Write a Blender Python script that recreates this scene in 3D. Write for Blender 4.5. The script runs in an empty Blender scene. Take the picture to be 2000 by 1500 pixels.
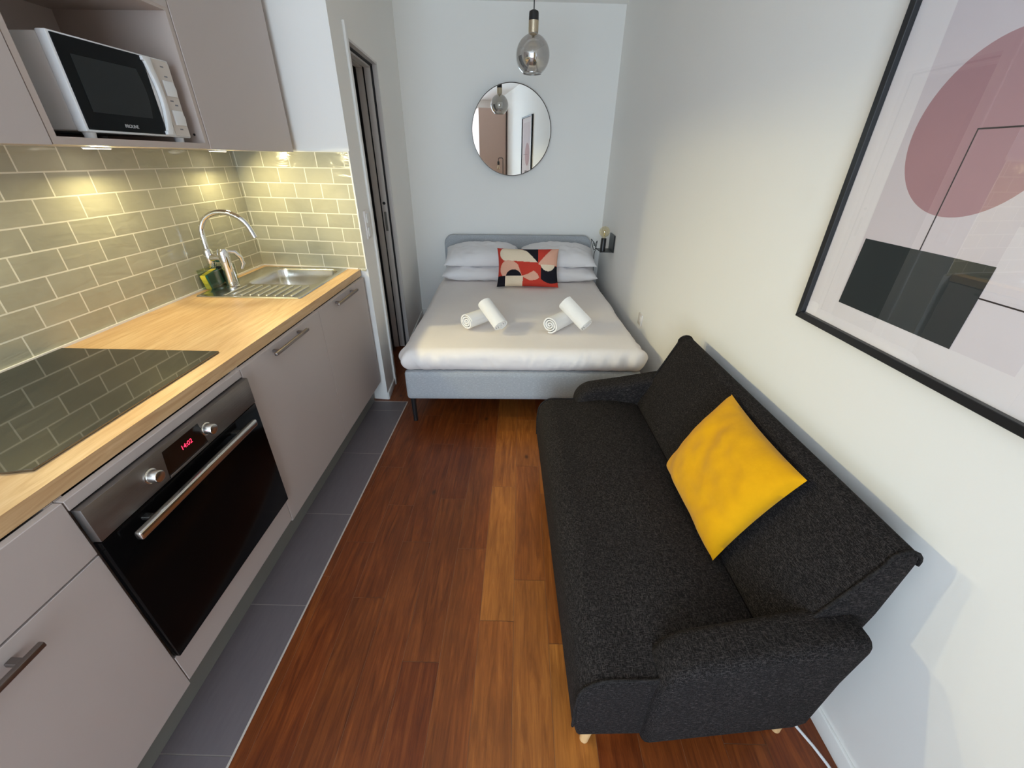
import bpy, bmesh, math, random
from mathutils import Vector, Matrix, noise
random.seed(7)
SC = bpy.context.scene
COL = SC.collection
R = math.radians

# ------------------------------------------------------------------ camera, sky, exposure
F, PITCH, YAW, ROLL, CAMH = 793.9, .5064, -.014, .0135, 1.4983
cam_d = bpy.data.cameras.new('camera'); cam = bpy.data.objects.new('camera', cam_d); COL.objects.link(cam)
cam_d.sensor_fit = 'HORIZONTAL'; cam_d.sensor_width = 36.0; cam_d.lens = 36.0 * F / 2000.0
cam_d.clip_start = .02
_f = Vector((math.sin(YAW)*math.cos(PITCH), math.cos(YAW)*math.cos(PITCH), -math.sin(PITCH)))
_r = Vector((math.cos(YAW), -math.sin(YAW), 0)); _u = _r.cross(_f)
_c, _s = math.cos(ROLL), math.sin(ROLL)
_r2 = _c*_r + _s*_u; _u2 = -_s*_r + _c*_u
mw = Matrix((( _r2.x, _u2.x, -_f.x, 0), (_r2.y, _u2.y, -_f.y, 0), (_r2.z, _u2.z, -_f.z, CAMH), (0, 0, 0, 1)))
cam.matrix_world = mw
SC.camera = cam

world = bpy.data.worlds.new('daylight'); SC.world = world; world.use_nodes = True
_bg = world.node_tree.nodes['Background']
_bg.inputs['Color'].default_value = (.725, .865, 1.0, 1); _bg.inputs['Strength'].default_value = 11.8
SC.view_settings.view_transform = 'Standard'; SC.view_settings.look = 'None'
SC.view_settings.exposure = 0.0; SC.view_settings.gamma = 1.0; SC.view_settings.use_curve_mapping = False
SC.cycles.max_bounces = 12; SC.cycles.diffuse_bounces = 9; SC.cycles.glossy_bounces = 5
SC.cycles.transparent_max_bounces = 12; SC.cycles.caustics_reflective = False; SC.cycles.caustics_refractive = False
SC.cycles.sample_clamp_indirect = 4.0

# window opening in the wall behind the camera
YF = -2.10                      # inner face of that wall
YW = -.85                       # front of the closet in the corner
WX0, WX1, WZ0, WZ1 = -1.48, .36, .10, 2.40
_ld = bpy.data.lights.new('window_portal', 'AREA'); _ld.shape = 'RECTANGLE'; _ld.size = WX1-WX0; _ld.size_y = WZ1-WZ0
_ld.cycles.is_portal = True
_lo = bpy.data.objects.new('window_portal', _ld); COL.objects.link(_lo)
_lo.location = ((WX0+WX1)/2, YF-.06, (WZ0+WZ1)/2); _lo.rotation_euler = (R(90), 0, 0)
LED_POWER = 3.1
BEAM_POWER = 26.0
LED_COLOR = (1.0, .87, .46)

# ------------------------------------------------------------------ materials
def lin(r, g, b):
    f = lambda c: (c/255/12.92) if c/255 <= .04045 else ((c/255+.055)/1.055)**2.4
    return (f(r), f(g), f(b), 1)
class N:
    """small helper around a node tree"""
    def __init__(s, name):
        s.m = bpy.data.materials.new(name); s.m.use_nodes = True; s.t = s.m.node_tree
        s.b = s.t.nodes['Principled BSDF']; s.out = s.t.nodes['Material Output']
    def n(s, typ, **kw):
        nd = s.t.nodes.new(typ)
        for k, v in kw.items(): setattr(nd, k, v)
        return nd
    def l(s, a, b): s.t.links.new(a, b)
    def math(s, op, a, b=0.0, clamp=False):
        nd = s.n('ShaderNodeMath', operation=op, use_clamp=clamp)
        for i, v in enumerate((a, b)):
            if isinstance(v, (int, float)): nd.inputs[i].default_value = v
            else: s.l(v, nd.inputs[i])
        return nd.outputs[0]
    def mix(s, fac, a, b, blend='MIX'):
        nd = s.n('ShaderNodeMix', data_type='RGBA', blend_type=blend)
        for sock, v in ((nd.inputs[0], fac), (nd.inputs[6], a), (nd.inputs[7], b)):
            if isinstance(v, (int, float, tuple)): sock.default_value = v
            else: s.l(v, sock)
        return nd.outputs[2]
    def coord(s, kind='Object', scale=(1, 1, 1)):
        tc = s.n('ShaderNodeTexCoord'); mp = s.n('ShaderNodeMapping'); mp.inputs['Scale'].default_value = scale
        s.l(tc.outputs[kind], mp.inputs['Vector']); return mp.outputs[0]
    def noise(s, vec, scale, detail=3, rough=.5, dist=0):
        nd = s.n('ShaderNodeTexNoise'); nd.inputs['Scale'].default_value = scale; nd.inputs['Detail'].default_value = detail
        nd.inputs['Roughness'].default_value = rough; nd.inputs['Distortion'].default_value = dist
        if vec is not None: s.l(vec, nd.inputs['Vector'])
        return nd.outputs['Fac']
    def ramp(s, fac, *stops):
        nd = s.n('ShaderNodeValToRGB'); s.l(fac, nd.inputs[0]); el = nd.color_ramp.elements
        while len(el) < len(stops): el.new(.5)
        for e, (p, c) in zip(el, stops): e.position = p; e.color = c
        return nd.outputs[0]
    def bump(s, h, strength=.2, dist=.01):
        nd = s.n('ShaderNodeBump'); nd.inputs['Strength'].default_value = strength; nd.inputs['Distance'].default_value = dist
        s.l(h, nd.inputs['Height']); s.l(nd.outputs[0], s.b.inputs['Normal'])
    def set(s, **kw):
        for k, v in kw.items():
            k = k.replace('_', ' ')
            sock = s.b.inputs[k]
            if isinstance(v, (int, float, tuple)): sock.default_value = v
            else: s.l(v, sock)
        return s.m
def plain(name, col, rough=.5, metal=0., var=.04, scale=30, bump=0., bscale=200, spec=.5, coat=0., ior=1.5):
    k = N(name); v = k.coord(); k.b.inputs['IOR'].default_value = ior
    f = k.noise(v, scale)
    c2 = tuple(max(0, x*(1-var)) for x in col[:3])+(1,)
    k.set(Base_Color=k.mix(f, col, c2), Roughness=rough, Metallic=metal, Specular_IOR_Level=spec, Coat_Weight=coat)
    if bump: k.bump(k.noise(v, bscale, 4), bump, .002)
    return k.m
def mat_wood_floor():
    k = N('wood_floor')
    at = k.n('ShaderNodeVertexColor', layer_name='tone')
    sep = k.n('ShaderNodeSeparateColor'); k.l(at.outputs['Color'], sep.inputs[0])
    tc = k.n('ShaderNodeTexCoord'); add = k.n('ShaderNodeVectorMath', operation='ADD')
    cmb = k.n('ShaderNodeCombineXYZ'); k.l(k.math('MULTIPLY', sep.outputs[1], 37.), cmb.inputs[0]); k.l(k.math('MULTIPLY', sep.outputs[1], 91.), cmb.inputs[1])
    k.l(tc.outputs['Object'], add.inputs[0]); k.l(cmb.outputs[0], add.inputs[1])
    mp = k.n('ShaderNodeMapping'); mp.inputs['Scale'].default_value = (14, 1.1, 1); k.l(add.outputs[0], mp.inputs[0])
    g = k.noise(mp.outputs[0], 3.2, 7, .62, 1.2)
    mp2 = k.n('ShaderNodeMapping'); mp2.inputs['Scale'].default_value = (70, 2.2, 1); k.l(add.outputs[0], mp2.inputs[0])
    g2 = k.noise(mp2.outputs[0], 4, 5, .7, .4)
    big = k.noise(add.outputs[0], 3.2, 3)
    c = k.ramp(g, (.25, (.095, .017, .003, 1)), (.5, (.195, .042, .007, 1)), (.75, (.32, .085, .016, 1)))
    fine = k.ramp(g2, (.42, (0, 0, 0, 1)), (.62, (1, 1, 1, 1)))
    c = k.mix(k.math('MULTIPLY', g2, .35), c, (.10, .028, .008, 1), 'MULTIPLY')
    # per-plank tone: 0 dark .. 1 golden
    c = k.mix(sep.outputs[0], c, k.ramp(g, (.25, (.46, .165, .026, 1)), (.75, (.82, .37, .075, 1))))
    c = k.mix(.35, c, k.ramp(big, (.3, (.45, .42, .4, 1)), (.7, (1.25, 1.2, 1.1, 1))), 'MULTIPLY')
    c = k.mix(k.math('MULTIPLY', fine, .22), c, (.42, .33, .28, 1), 'MULTIPLY')
    # knots
    vo = k.n('ShaderNodeTexVoronoi', voronoi_dimensions='2D'); vo.inputs['Scale'].default_value = 1.5
    mp3 = k.n('ShaderNodeMapping'); mp3.inputs['Scale'].default_value = (1.6, .9, 1); k.l(add.outputs[0], mp3.inputs[0]); k.l(mp3.outputs[0], vo.inputs['Vector'])
    kn = k.ramp(vo.outputs['Distance'], (.008, (1, 1, 1, 1)), (.034, (0, 0, 0, 1)))
    c = k.mix(k.math('MULTIPLY', kn, .8), c, (.03, .012, .006, 1))
    k.set(Base_Color=c, Roughness=k.ramp(g2, (.2, (.30, .30, .30, 1)), (.8, (.46, .46, .46, 1))), Specular_IOR_Level=.45)
    k.bump(g2, .12, .002)
    return k.m
def mat_oak():
    k = N('pale_oak_worktop')
    v = k.coord('Object', (16, 1.3, 16)); g = k.noise(v, 3, 7, .62, 1.0)
    v2 = k.coord('Object', (90, 3, 90)); g2 = k.noise(v2, 4, 4, .6)
    big = k.noise(k.coord('Object', (3, .8, 3)), 2.5, 2)
    c = k.ramp(g, (.28, lin(186, 146, 102)), (.5, lin(212, 177, 132)), (.72, lin(228, 198, 156)))
    c = k.mix(k.math('MULTIPLY', g2, .35), c, lin(176, 136, 96))
    c = k.mix(k.ramp(big, (.4, (0, 0, 0, 1)), (.75, (.35, .35, .35, 1))), c, lin(196, 152, 106))
    k.set(Base_Color=c, Roughness=.42, Specular_IOR_Level=.4); k.bump(g2, .06, .001)
    return k.m
def mat_metro():
    k = N('sage_metro_tiles')
    uv = k.n('ShaderNodeUVMap')
    br = k.n('ShaderNodeTexBrick'); k.l(uv.outputs[0], br.inputs['Vector'])
    br.offset = .5; br.offset_frequency = 2; br.squash = 1
    for n_, v in (('Scale', 1.), ('Mortar Size', .0028), ('Mortar Smooth', .12), ('Bias', 0.), ('Brick Width', .1545), ('Row Height', .0757)): br.inputs[n_].default_value = v
    br.inputs['Color1'].default_value = lin(152, 150, 131); br.inputs['Color2'].default_value = lin(170, 167, 146); br.inputs['Mortar'].default_value = lin(226, 222, 204)
    big = k.noise(uv.outputs[0], 9, 3, .55, .6)
    mp = k.n('ShaderNodeMapping'); mp.inputs['Scale'].default_value = (9, 26, 1); k.l(uv.outputs[0], mp.inputs[0])
    wav = k.noise(mp.outputs[0], 1., 2, .5, .5)
    c = k.mix(k.math('MULTIPLY', big, .45), br.outputs['Color'], lin(206, 200, 178))
    c = k.mix(br.outputs['Fac'], c, lin(226, 222, 204))
    rough = k.math('ADD', k.math('MULTIPLY', br.outputs['Fac'], .6), .13)
    k.set(Base_Color=c, Roughness=rough, Specular_IOR_Level=.5)
    h = k.math('SUBTRACT', k.math('MULTIPLY', wav, .55), k.math('MULTIPLY', br.outputs['Fac'], .6))
    k.bump(h, .8, .006)
    return k.m
def mat_slate():
    k = N('dark_floor_tile'); v = k.coord('Object', (22, 3, 1)); g = k.noise(v, 4, 5, .6)
    f2 = k.noise(k.coord(), 3, 3)
    c = k.mix(g, lin(98, 90, 93), lin(116, 107, 109)); c = k.mix(k.math('MULTIPLY', f2, .4), c, lin(86, 80, 82))
    k.set(Base_Color=c, Roughness=.42); k.bump(g, .06, .001); return k.m
def mat_fabric(name, dark, light, scale=420, bump=.35, thresh=(.42, .68), rough=.95):
    k = N(name); v = k.coord()
    a = k.noise(k.coord('Object', (1, .16, .8)), scale, 2, .6); b = k.noise(k.coord('Object', (.20, 1, .55)), scale*.9, 2, .6)
    w = k.math('MAXIMUM', a, b); big = k.noise(v, 6, 3)
    f = k.ramp(w, (thresh[0], (0, 0, 0, 1)), (thresh[1], (1, 1, 1, 1)))
    c = k.mix(f, dark, light); c = k.mix(k.math('MULTIPLY', big, .3), c, dark)
    k.set(Base_Color=c, Roughness=rough, Specular_IOR_Level=.12)
    k.bump(w, bump, .002); return k.m
def mat_cloth(name, col, bump=.12, scale=16, var=.03):
    k = N(name); v = k.coord(); f = k.noise(v, scale, 4, .55)
    c2 = tuple(x*(1-var) for x in col[:3])+(1,)
    k.set(Base_Color=k.mix(f, col, c2), Roughness=.9, Specular_IOR_Level=.2, Sheen_Weight=.1)
    if bump: k.bump(f, bump, .012)
    return k.m
def mat_brushed(name, col, rough=.28, axis=(2, 120, 120)):
    k = N(name); f = k.noise(k.coord('Object', axis), 8, 4)
    k.set(Base_Color=col, Metallic=1., Roughness=k.ramp(f, (.3, (rough*.8,)*3+(1,)), (.7, (rough*1.3,)*3+(1,)))); return k.m
def mat_glass(name, tint, refl=.08, rough=.0, edge=.6):
    k = N(name); k.t.nodes.remove(k.b)
    tr = k.n('ShaderNodeBsdfTransparent'); tr.inputs[0].default_value = tint
    gl = k.n('ShaderNodeBsdfGlossy'); gl.inputs['Color'].default_value = (1, 1, 1, 1); gl.inputs['Roughness'].default_value = rough
    lw = k.n('ShaderNodeLayerWeight'); lw.inputs['Blend'].default_value = .5
    fac = k.math('ADD', k.math('MULTIPLY', k.math('POWER', lw.outputs['Facing'], 4.0), edge), refl, True)
    mx = k.n('ShaderNodeMixShader'); k.l(fac, mx.inputs[0]); k.l(tr.outputs[0], mx.inputs[1]); k.l(gl.outputs[0], mx.inputs[2])
    k.l(mx.outputs[0], k.out.inputs[0]); return k.m
def mat_emit(name, col, strength):
    k = N(name); k.set(Base_Color=(0, 0, 0, 1), Emission_Color=col, Emission_Strength=strength); return k.m
def mat_vcol(name, rough=.9):
    k = N(name); a = k.n('ShaderNodeVertexColor', layer_name='pattern'); f = k.noise(k.coord(), 160, 3)
    k.set(Base_Color=k.mix(k.math('MULTIPLY', f, .25), a.outputs['Color'], (.5, .45, .42, 1), 'MULTIPLY'), Roughness=rough, Specular_IOR_Level=.2); k.bump(f, .2, .002); return k.m

M = dict(
    wall=plain('white_wall_paint', lin(240, 238, 234), .82, var=.025, scale=2.2, bump=.05, bscale=160, spec=.25),
    ceiling=plain('white_ceiling_paint', lin(244, 243, 240), .9, var=.02, scale=3, spec=.2),
    trim=plain('white_gloss_trim', lin(232, 231, 228), .4, var=.02),
    jamb=plain('pale_door_jamb', lin(206, 200, 196), .5, var=.03),
    gap_shade=plain('black_gap_shade', (.012, .01, .01, 1), .6),  # black colour standing in for the shade inside gaps and holes
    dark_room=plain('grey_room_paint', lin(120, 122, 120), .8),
    wood=mat_wood_floor(), groove=plain('floor_groove', (.24, .13, .075, 1), .6), slate=mat_slate(),  # groove kept pale: paints the light caught by the plank bevels
    grout=plain('pale_grout', lin(150, 143, 138), .8), trimline=plain('pale_floor_trim', lin(196, 184, 172), .5),
    oak=mat_oak(), metro=mat_metro(),
    taupe=plain('taupe_cabinet_laminate', lin(186, 175, 170), .42, var=.03, scale=6, bump=.03, bscale=500, spec=.4),
    taupe_in=plain('taupe_cabinet_inside', lin(184, 170, 162), .5, var=.04),
    plinth=plain('grey_kickboard', lin(120, 118, 112), .45),
    handle=mat_brushed('brushed_nickel_handle', (.26, .225, .21, 1), .4),
    steel=plain('satin_steel', (.72, .70, .66, 1), .24, 1., var=.05, scale=60),
    oven_steel=mat_brushed('dark_brushed_steel', (.24, .215, .20, 1), .45, (60, 2, 120)),
    chrome=plain('chrome', (.82, .82, .82, 1), .06, 1., var=.02),
    hob=plain('black_hob_glass', (.006, .007, .006, 1), .03, var=.02, spec=.5, ior=2.6),
    oven_glass=plain('black_oven_glass', (.003, .0026, .0026, 1), .12, var=.02, spec=.08),
    display=plain('black_display', (.004, .004, .005, 1), .15),
    red_digit=mat_emit('red_digits', (1, .03, .09, 1), 2.5),
    mw_white=plain('white_microwave_plastic', lin(222, 222, 222), .35, var=.02),
    mw_black=plain('black_microwave_door', (.004, .0048, .0055, 1), .25, var=.02, spec=.14),
    mw_window=plain('smoky_microwave_window', (.018, .021, .022, 1), .35, var=.1, scale=300, spec=.2),
    white_print=plain('pale_logo', lin(190, 190, 190), .5), grey_print=plain('grey_legend', lin(120, 120, 125), .5),
    black_plastic=plain('black_plastic', (.012, .012, .013, 1), .4),
    black_metal=plain('black_metal', (.014, .014, .015, 1), .35),
    sheet=mat_cloth('white_cotton_sheet', lin(234, 227, 223), .10, 9),
    pillow=mat_cloth('white_pillow_cotton', lin(232, 229, 230), .10, 14),
    towel=mat_cloth('white_terry_towel', lin(238, 236, 234), .35, 240),
    bed_grey=mat_fabric('grey_bed_upholstery', lin(158, 161, 165), lin(184, 187, 190), 380, .2, (.45, .7)),
    sofa=mat_fabric('charcoal_sofa_weave', (.0075, .0063, .0064, 1), (.072, .061, .058, 1), 560, .25, (.50, .76)),
    piping=mat_fabric('charcoal_piping', (.008, .007, .007, 1), (.035, .031, .030, 1), 300, .3),
    leg_wood=plain('pale_beech_leg', lin(216, 178, 128), .5, var=.12),
    yellow=mat_cloth('mustard_velvet', lin(222, 160, 4), .12, 30, .16),
    geo=mat_vcol('printed_cotton'), 
    mirror=plain('mirror_silver', (.93, .945, .94, 1), .0, 1., var=0.),
    brass=mat_brushed('brushed_brass', (.62, .52, .38, 1), .3),
    smoke=mat_glass('smoked_glass', (.50, .485, .475, 1), .40, .01, .6),
    clear=mat_glass('clear_glass', (.93, .95, .95, 1), .06, .0, .5),
    amber=mat_glass('amber_bulb_glass', (.97, .92, .76, 1), .12, .0, .6),
    pane=mat_glass('window_glass', (.95, .97, .98, 1), .03, .0, .35),
    holder=mat_glass('clear_plastic', (.84, .89, .84, 1), .05, .05, .5),
    frame=plain('black_picture_frame', (.008, .009, .012, 1), .4),
    paper=plain('pale_paper', lin(246, 239, 241), .7, var=.02), tint=plain('mauve_grey_print', lin(230, 219, 224), .7, var=.05, scale=9),
    tint2=plain('light_mauve_print', lin(238, 229, 233), .7, var=.04, scale=9),
    pink=plain('dusty_rose_print', lin(188, 146, 152), .7, var=.05, scale=12), dkgreen=plain('dark_slate_print', lin(38, 46, 50), .7, var=.1, scale=12),
    rose2=plain('rose_print', lin(186, 148, 152), .7, var=.05, scale=12),
    ink=plain('black_ink', lin(44, 34, 36), .7),
    led=mat_emit('led_lens', (1.0, .93, .75, 1), 9.),
    sponge_y=plain('yellow_sponge', lin(226, 206, 62), .95, var=.2, scale=200, bump=.5), sponge_g=plain('green_scourer', lin(28, 96, 84), .95, var=.3, scale=300, bump=.6), sponge_k=plain('dark_scourer', lin(44, 52, 54), .95, var=.3, scale=300, bump=.6),
    plug=plain('white_plug_plastic', lin(226, 220, 216), .35), cable=plain('white_cable', lin(226, 226, 228), .4),
    pinkdoor=plain('blush_closet_door', lin(196, 168, 154), .5, var=.03),
)

# ------------------------------------------------------------------ mesh helpers
class MB:
    def __init__(s): s.bm = bmesh.new(); s.mats = []
    def _new(s, verts, faces, mi=0):
        vs = [s.bm.verts.new(v) for v in verts]; out = []
        for f in faces:
            try:
                fc = s.bm.faces.new([vs[i] for i in f]); fc.material_index = mi; out.append(fc)
            except ValueError: pass
        return vs, out
    def box(s, lo, hi, bev=0., seg=2, mi=0, mtx=None):
        x0, y0, z0 = lo; x1, y1, z1 = hi
        P = [(x0,y0,z0),(x1,y0,z0),(x1,y1,z0),(x0,y1,z0),(x0,y0,z1),(x1,y0,z1),(x1,y1,z1),(x0,y1,z1)]
        vs, fs = s._new(P, [(0,3,2,1),(4,5,6,7),(0,1,5,4),(1,2,6,5),(2,3,7,6),(3,0,4,7)], mi)
        if mtx is not None:
            for v in vs: v.co = mtx @ v.co
        if bev > 0:
            es = list({e for f in fs for e in f.edges})
            bmesh.ops.bevel(s.bm, geom=es, offset=bev, segments=seg, profile=.5, affect='EDGES')
        return s
    def prism(s, poly, axis, a, b, bev=0., seg=2, mi=0, mtx=None):
        """poly: 2-D outline; axis 'x': (y,z), 'y': (x,z), 'z': (x,y), extruded from a to b"""
        def P(p, t): return {'x': (t, p[0], p[1]), 'y': (p[0], t, p[1]), 'z': (p[0], p[1], t)}[axis]
        n = len(poly); V = [P(p, a) for p in poly]+[P(p, b) for p in poly]
        fs = [tuple(range(n)), tuple(range(2*n-1, n-1, -1))]+[(i, i+n, (i+1) % n+n, (i+1) % n) for i in range(n)]
        vs, fc = s._new(V, fs, mi)
        if mtx is not None:
            for v in vs: v.co = mtx @ v.co
        bmesh.ops.recalc_face_normals(s.bm, faces=fc)
        if bev > 0:
            es = list({e for f in fc[:2] for e in f.edges})
            bmesh.ops.bevel(s.bm, geom=es, offset=bev, segments=seg, profile=.5, affect='EDGES')
        return s
    def cyl(s, p0, p1, r0, r1=None, n=24, mi=0):
        return s.rings([p0, p1], [r0, r0 if r1 is None else r1], n, mi)
    def rings(s, pts, radii, n=16, mi=0, caps=True, closed=False):
        """tube through pts with a radius at each"""
        pts = [Vector(p) for p in pts]; N_ = len(pts); rows = []
        up = None
        for i, p in enumerate(pts):
            t = (pts[min(i+1, N_-1)]-pts[max(i-1, 0)]).normalized()
            if up is None:
                up = Vector((0, 0, 1)) if abs(t.z) < .9 else Vector((1, 0, 0))
            a = t.cross(up).normalized(); up = a.cross(t).normalized()
            rows.append([s.bm.verts.new(p+(a*math.cos(2*math.pi*j/n)+up*math.sin(2*math.pi*j/n))*radii[i]) for j in range(n)])
        fs = []
        for i in range(N_-1):
            for j in range(n):
                fs.append(s.bm.faces.new((rows[i][j], rows[i][(j+1) % n], rows[i+1][(j+1) % n], rows[i+1][j])))
        if caps:
            fs.append(s.bm.faces.new(rows[0][::-1])); fs.append(s.bm.faces.new(rows[-1]))
        for f in fs: f.material_index = mi
        bmesh.ops.recalc_face_normals(s.bm, faces=fs)
        return s
    def tube(s, pts, r, n=12, mi=0): return s.rings(pts, [r]*len(pts), n, mi)
    def lathe(s, prof, c=(0, 0, 0), n=40, mi=0):
        """prof: (r, z) from one end to the other"""
        rows = []
        for r, z in prof:
            if r < 1e-6: rows.append([s.bm.verts.new((c[0], c[1], c[2]+z))])
            else: rows.append([s.bm.verts.new((c[0]+r*math.cos(2*math.pi*j/n), c[1]+r*math.sin(2*math.pi*j/n), c[2]+z)) for j in range(n)])
        fs = []
        for a, b in zip(rows, rows[1:]):
            for j in range(n):
                k = (j+1) % n
                q = [a[j % len(a)], a[k % len(a)], b[k % len(b)], b[j % len(b)]]
                u = []
                for v in q:
                    if v not in u: u.append(v)
                if len(u) > 2: fs.append(s.bm.faces.new(u))
        for f in fs: f.material_index = mi
        bmesh.ops.recalc_face_normals(s.bm, faces=fs); return s
    def rbox(s, lo, hi, r, cell=.03, disp=None, mi=0, mtx=None):
        """rounded box of a fine grid; disp(p, n) -> extra distance along the normal"""
        lo = Vector(lo); hi = Vector(hi); d = hi-lo
        g = [max(2, int(round(d[i]/cell))) for i in range(3)]
        cache = {}
        il, ih = lo+Vector((r,)*3), hi-Vector((r,)*3)
        for i in range(3):
            if il[i] > ih[i]: il[i] = ih[i] = (lo[i]+hi[i])/2
        def vert(i, j, k):
            key = (i, j, k)
            if key not in cache:
                p = Vector((lo[0]+d[0]*i/g[0], lo[1]+d[1]*j/g[1], lo[2]+d[2]*k/g[2]))
                q = Vector([min(max(p[a], il[a]), ih[a]) for a in range(3)])
                n_ = (p-q)
                if n_.length > 1e-9:
                    n_.normalize(); p = q+n_*r
                if disp: p = p+n_*disp(p, n_) if n_.length > 1e-9 else p
                if mtx is not None: p = mtx @ p
                cache[key] = s.bm.verts.new(p)
            return cache[key]
        fs = []
        for ax in range(3):
            a, b = [(1, 2), (2, 0), (0, 1)][ax]
            for side in (0, g[ax]):
                for i in range(g[a]):
                    for j in range(g[b]):
                        def K(u, v):
                            t = [0, 0, 0]; t[ax] = side; t[a] = u; t[b] = v; return vert(*t)
                        q = [K(i, j), K(i+1, j), K(i+1, j+1), K(i, j+1)]
                        if side == 0: q.reverse()
                        fs.append(s.bm.faces.new(q))
        for f in fs: f.material_index = mi
        return s
    def poly(s, pts, mi=0):
        s._new(pts, [tuple(range(len(pts)))], mi); return s

OFF = {}
def tag(o, label=None, cat=None, group=None, kind=None):
    for k, v in (('label', label), ('category', cat), ('group', group), ('kind', kind)):
        if v: o[k] = v
    return o
def thing(name, label, cat, loc=(0, 0, 0), rot=None, group=None, local=False):
    """Empty at the thing's base. local=False: parts are authored in world coordinates; True: in the Empty's own frame."""
    o = bpy.data.objects.new(name, None); COL.objects.link(o); o.location = loc; o.empty_display_size = .05
    if rot: o.rotation_euler = rot
    OFF[o.name] = Vector((0, 0, 0)) if local else Vector(loc)
    return tag(o, label, cat, group)
def obj(name, mb, mats, parent=None, loc=None, smooth=35):
    me = bpy.data.meshes.new(name)
    off = OFF[parent.name] if parent else (Vector(loc) if loc else Vector((0, 0, 0)))
    if off.length: bmesh.ops.translate(mb.bm, verts=mb.bm.verts[:], vec=-off)
    mb.bm.to_mesh(me); mb.bm.free()
    for m in (mats if isinstance(mats, (list, tuple)) else [mats]): me.materials.append(m)
    if smooth:
        me.shade_smooth(); me.set_sharp_from_angle(angle=R(smooth))
    o = bpy.data.objects.new(name, me); COL.objects.link(o)
    if parent: o.parent = parent; OFF[o.name] = off
    elif loc: o.location = loc
    return o
def struct(name, mb, mats, parent=None, smooth=35):
    o = obj(name, mb, mats, parent, smooth=smooth)
    if not parent: o['kind'] = 'structure'
    return o
def arc(cx, cy, r, a0, a1, n):
    return [(cx+r*math.cos(R(a0+(a1-a0)*i/n)), cy+r*math.sin(R(a0+(a1-a0)*i/n))) for i in range(n+1)]
def fbm(p, sc, seed=0): return noise.fractal(Vector((p[0]*sc+seed, p[1]*sc-seed, p[2]*sc+seed*.5)), 1.0, 2.0, 3)
def text_mesh(txt, size, mtx, mat, name, parent, extrude=.0003):
    cu = bpy.data.curves.new(name, 'FONT'); cu.body = txt; cu.size = size; cu.extrude = extrude; cu.align_x = 'CENTER'; cu.align_y = 'CENTER'
    t = bpy.data.objects.new(name+'_curve', cu); COL.objects.link(t)
    dg = bpy.context.evaluated_depsgraph_get(); me = bpy.data.meshes.new_from_object(t.evaluated_get(dg))
    bpy.data.objects.remove(t); bpy.data.curves.remove(cu)
    me.materials.clear(); me.materials.append(mat)
    off = OFF[parent.name]
    me.transform(Matrix.Translation(-off) @ mtx)
    o = bpy.data.objects.new(name, me); COL.objects.link(o); o.parent = parent; OFF[o.name] = off
    return o
def basis(x, y, z, loc):
    return Matrix(((x[0], y[0], z[0], loc[0]), (x[1], y[1], z[1], loc[1]), (x[2], y[2], z[2], loc[2]), (0, 0, 0, 1)))

# ------------------------------------------------------------------ room shell
ZC = 2.577
XK = -1.5764                                          # tiled kitchen wall
TANB = math.tan(R(3.0))
def xr(y): return .9224-.0345*(y-1.0)                 # right wall, slightly askew
def xl(y): return -.905-.0737*(y-2.44)                # wall with the sliding door
def yb(x): return 4.24+TANB*(x+.10)                   # far wall
def yend(x): return 2.44-(x+.905)*.105                # short wall closing the kitchen
# intersections
def solve(fx, fy, y=4.2):
    for _ in range(20): x = fx(y); y = fy(x)
    return x, y
XRB, YRB = solve(xr, yb); XLB, YLB = solve(xl, yb)
w = MB(); w.prism([(xr(YF-.12), YF-.12), (xr(YRB), YRB), (XRB+.0, YRB+.12), (XRB+.14, YRB+.12), (xr(YF-.12)+.14, YF-.12)], 'z', -.05, ZC+.02)
struct('wall_right', w, M['wall'], smooth=0)
w = MB(); w.prism([(XLB-.2, YLB-TANB*.2), (XRB, YRB), (XRB, YRB+.12), (XLB-.2, YLB+.12-TANB*.2)], 'z', -.05, ZC+.02)
struct('wall_back', w, M['wall'], smooth=0)
w = MB(); w.box((XK-.14, YF-.12, -.05), (XK, 2.56, ZC+.02)); struct('wall_kitchen', w, M['wall'], smooth=0)
# wall with the pocket door: direction along the wall
DL = Vector((-.0737, 1, 0)).normalized(); NL = Vector((DL.y, -DL.x, 0))    # NL points into the room
P0 = Vector((-.905, 2.44, 0))
def LP(sv, dep, z): return P0+DL*sv-NL*dep+Vector((0, 0, z))
def lbox(mb, s0, s1, d0, d1, z0, z1, bev=0, mi=0):
    mtx = basis(DL, -NL, (0, 0, 1), P0); return mb.box((s0, d0, z0), (s1, d1, z1), bev, 2, mi, mtx)
OS0, OS1, OZ = .305, .935, 2.045; TH = .140
SB = (Vector((XLB, YLB, 0))-P0).length
w = MB(); lbox(w, .12, OS0, 0, TH, -.05, ZC+.02); lbox(w, OS1, SB+.2, 0, TH, -.05, ZC+.02); lbox(w, OS0, OS1, 0, TH, OZ, ZC+.02)
struct('wall_left', w, M['wall'], smooth=0)
w = MB(); w.prism([(XK-.14, yend(XK-.14)), (-.905, 2.44), (LP(.12, 0, 0).x, LP(.12, 0, 0).y), (LP(.12, TH, 0).x, LP(.12, TH, 0).y), (XK-.14, 2.64)], 'z', -.05, ZC+.02)
struct('wall_end', w, M['wall'], smooth=0)
w = MB(); w.box((-2.0, YF-.14, ZC), (1.2, 4.6, ZC+.1)); struct('ceiling', w, M['ceiling'], smooth=0)
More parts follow.
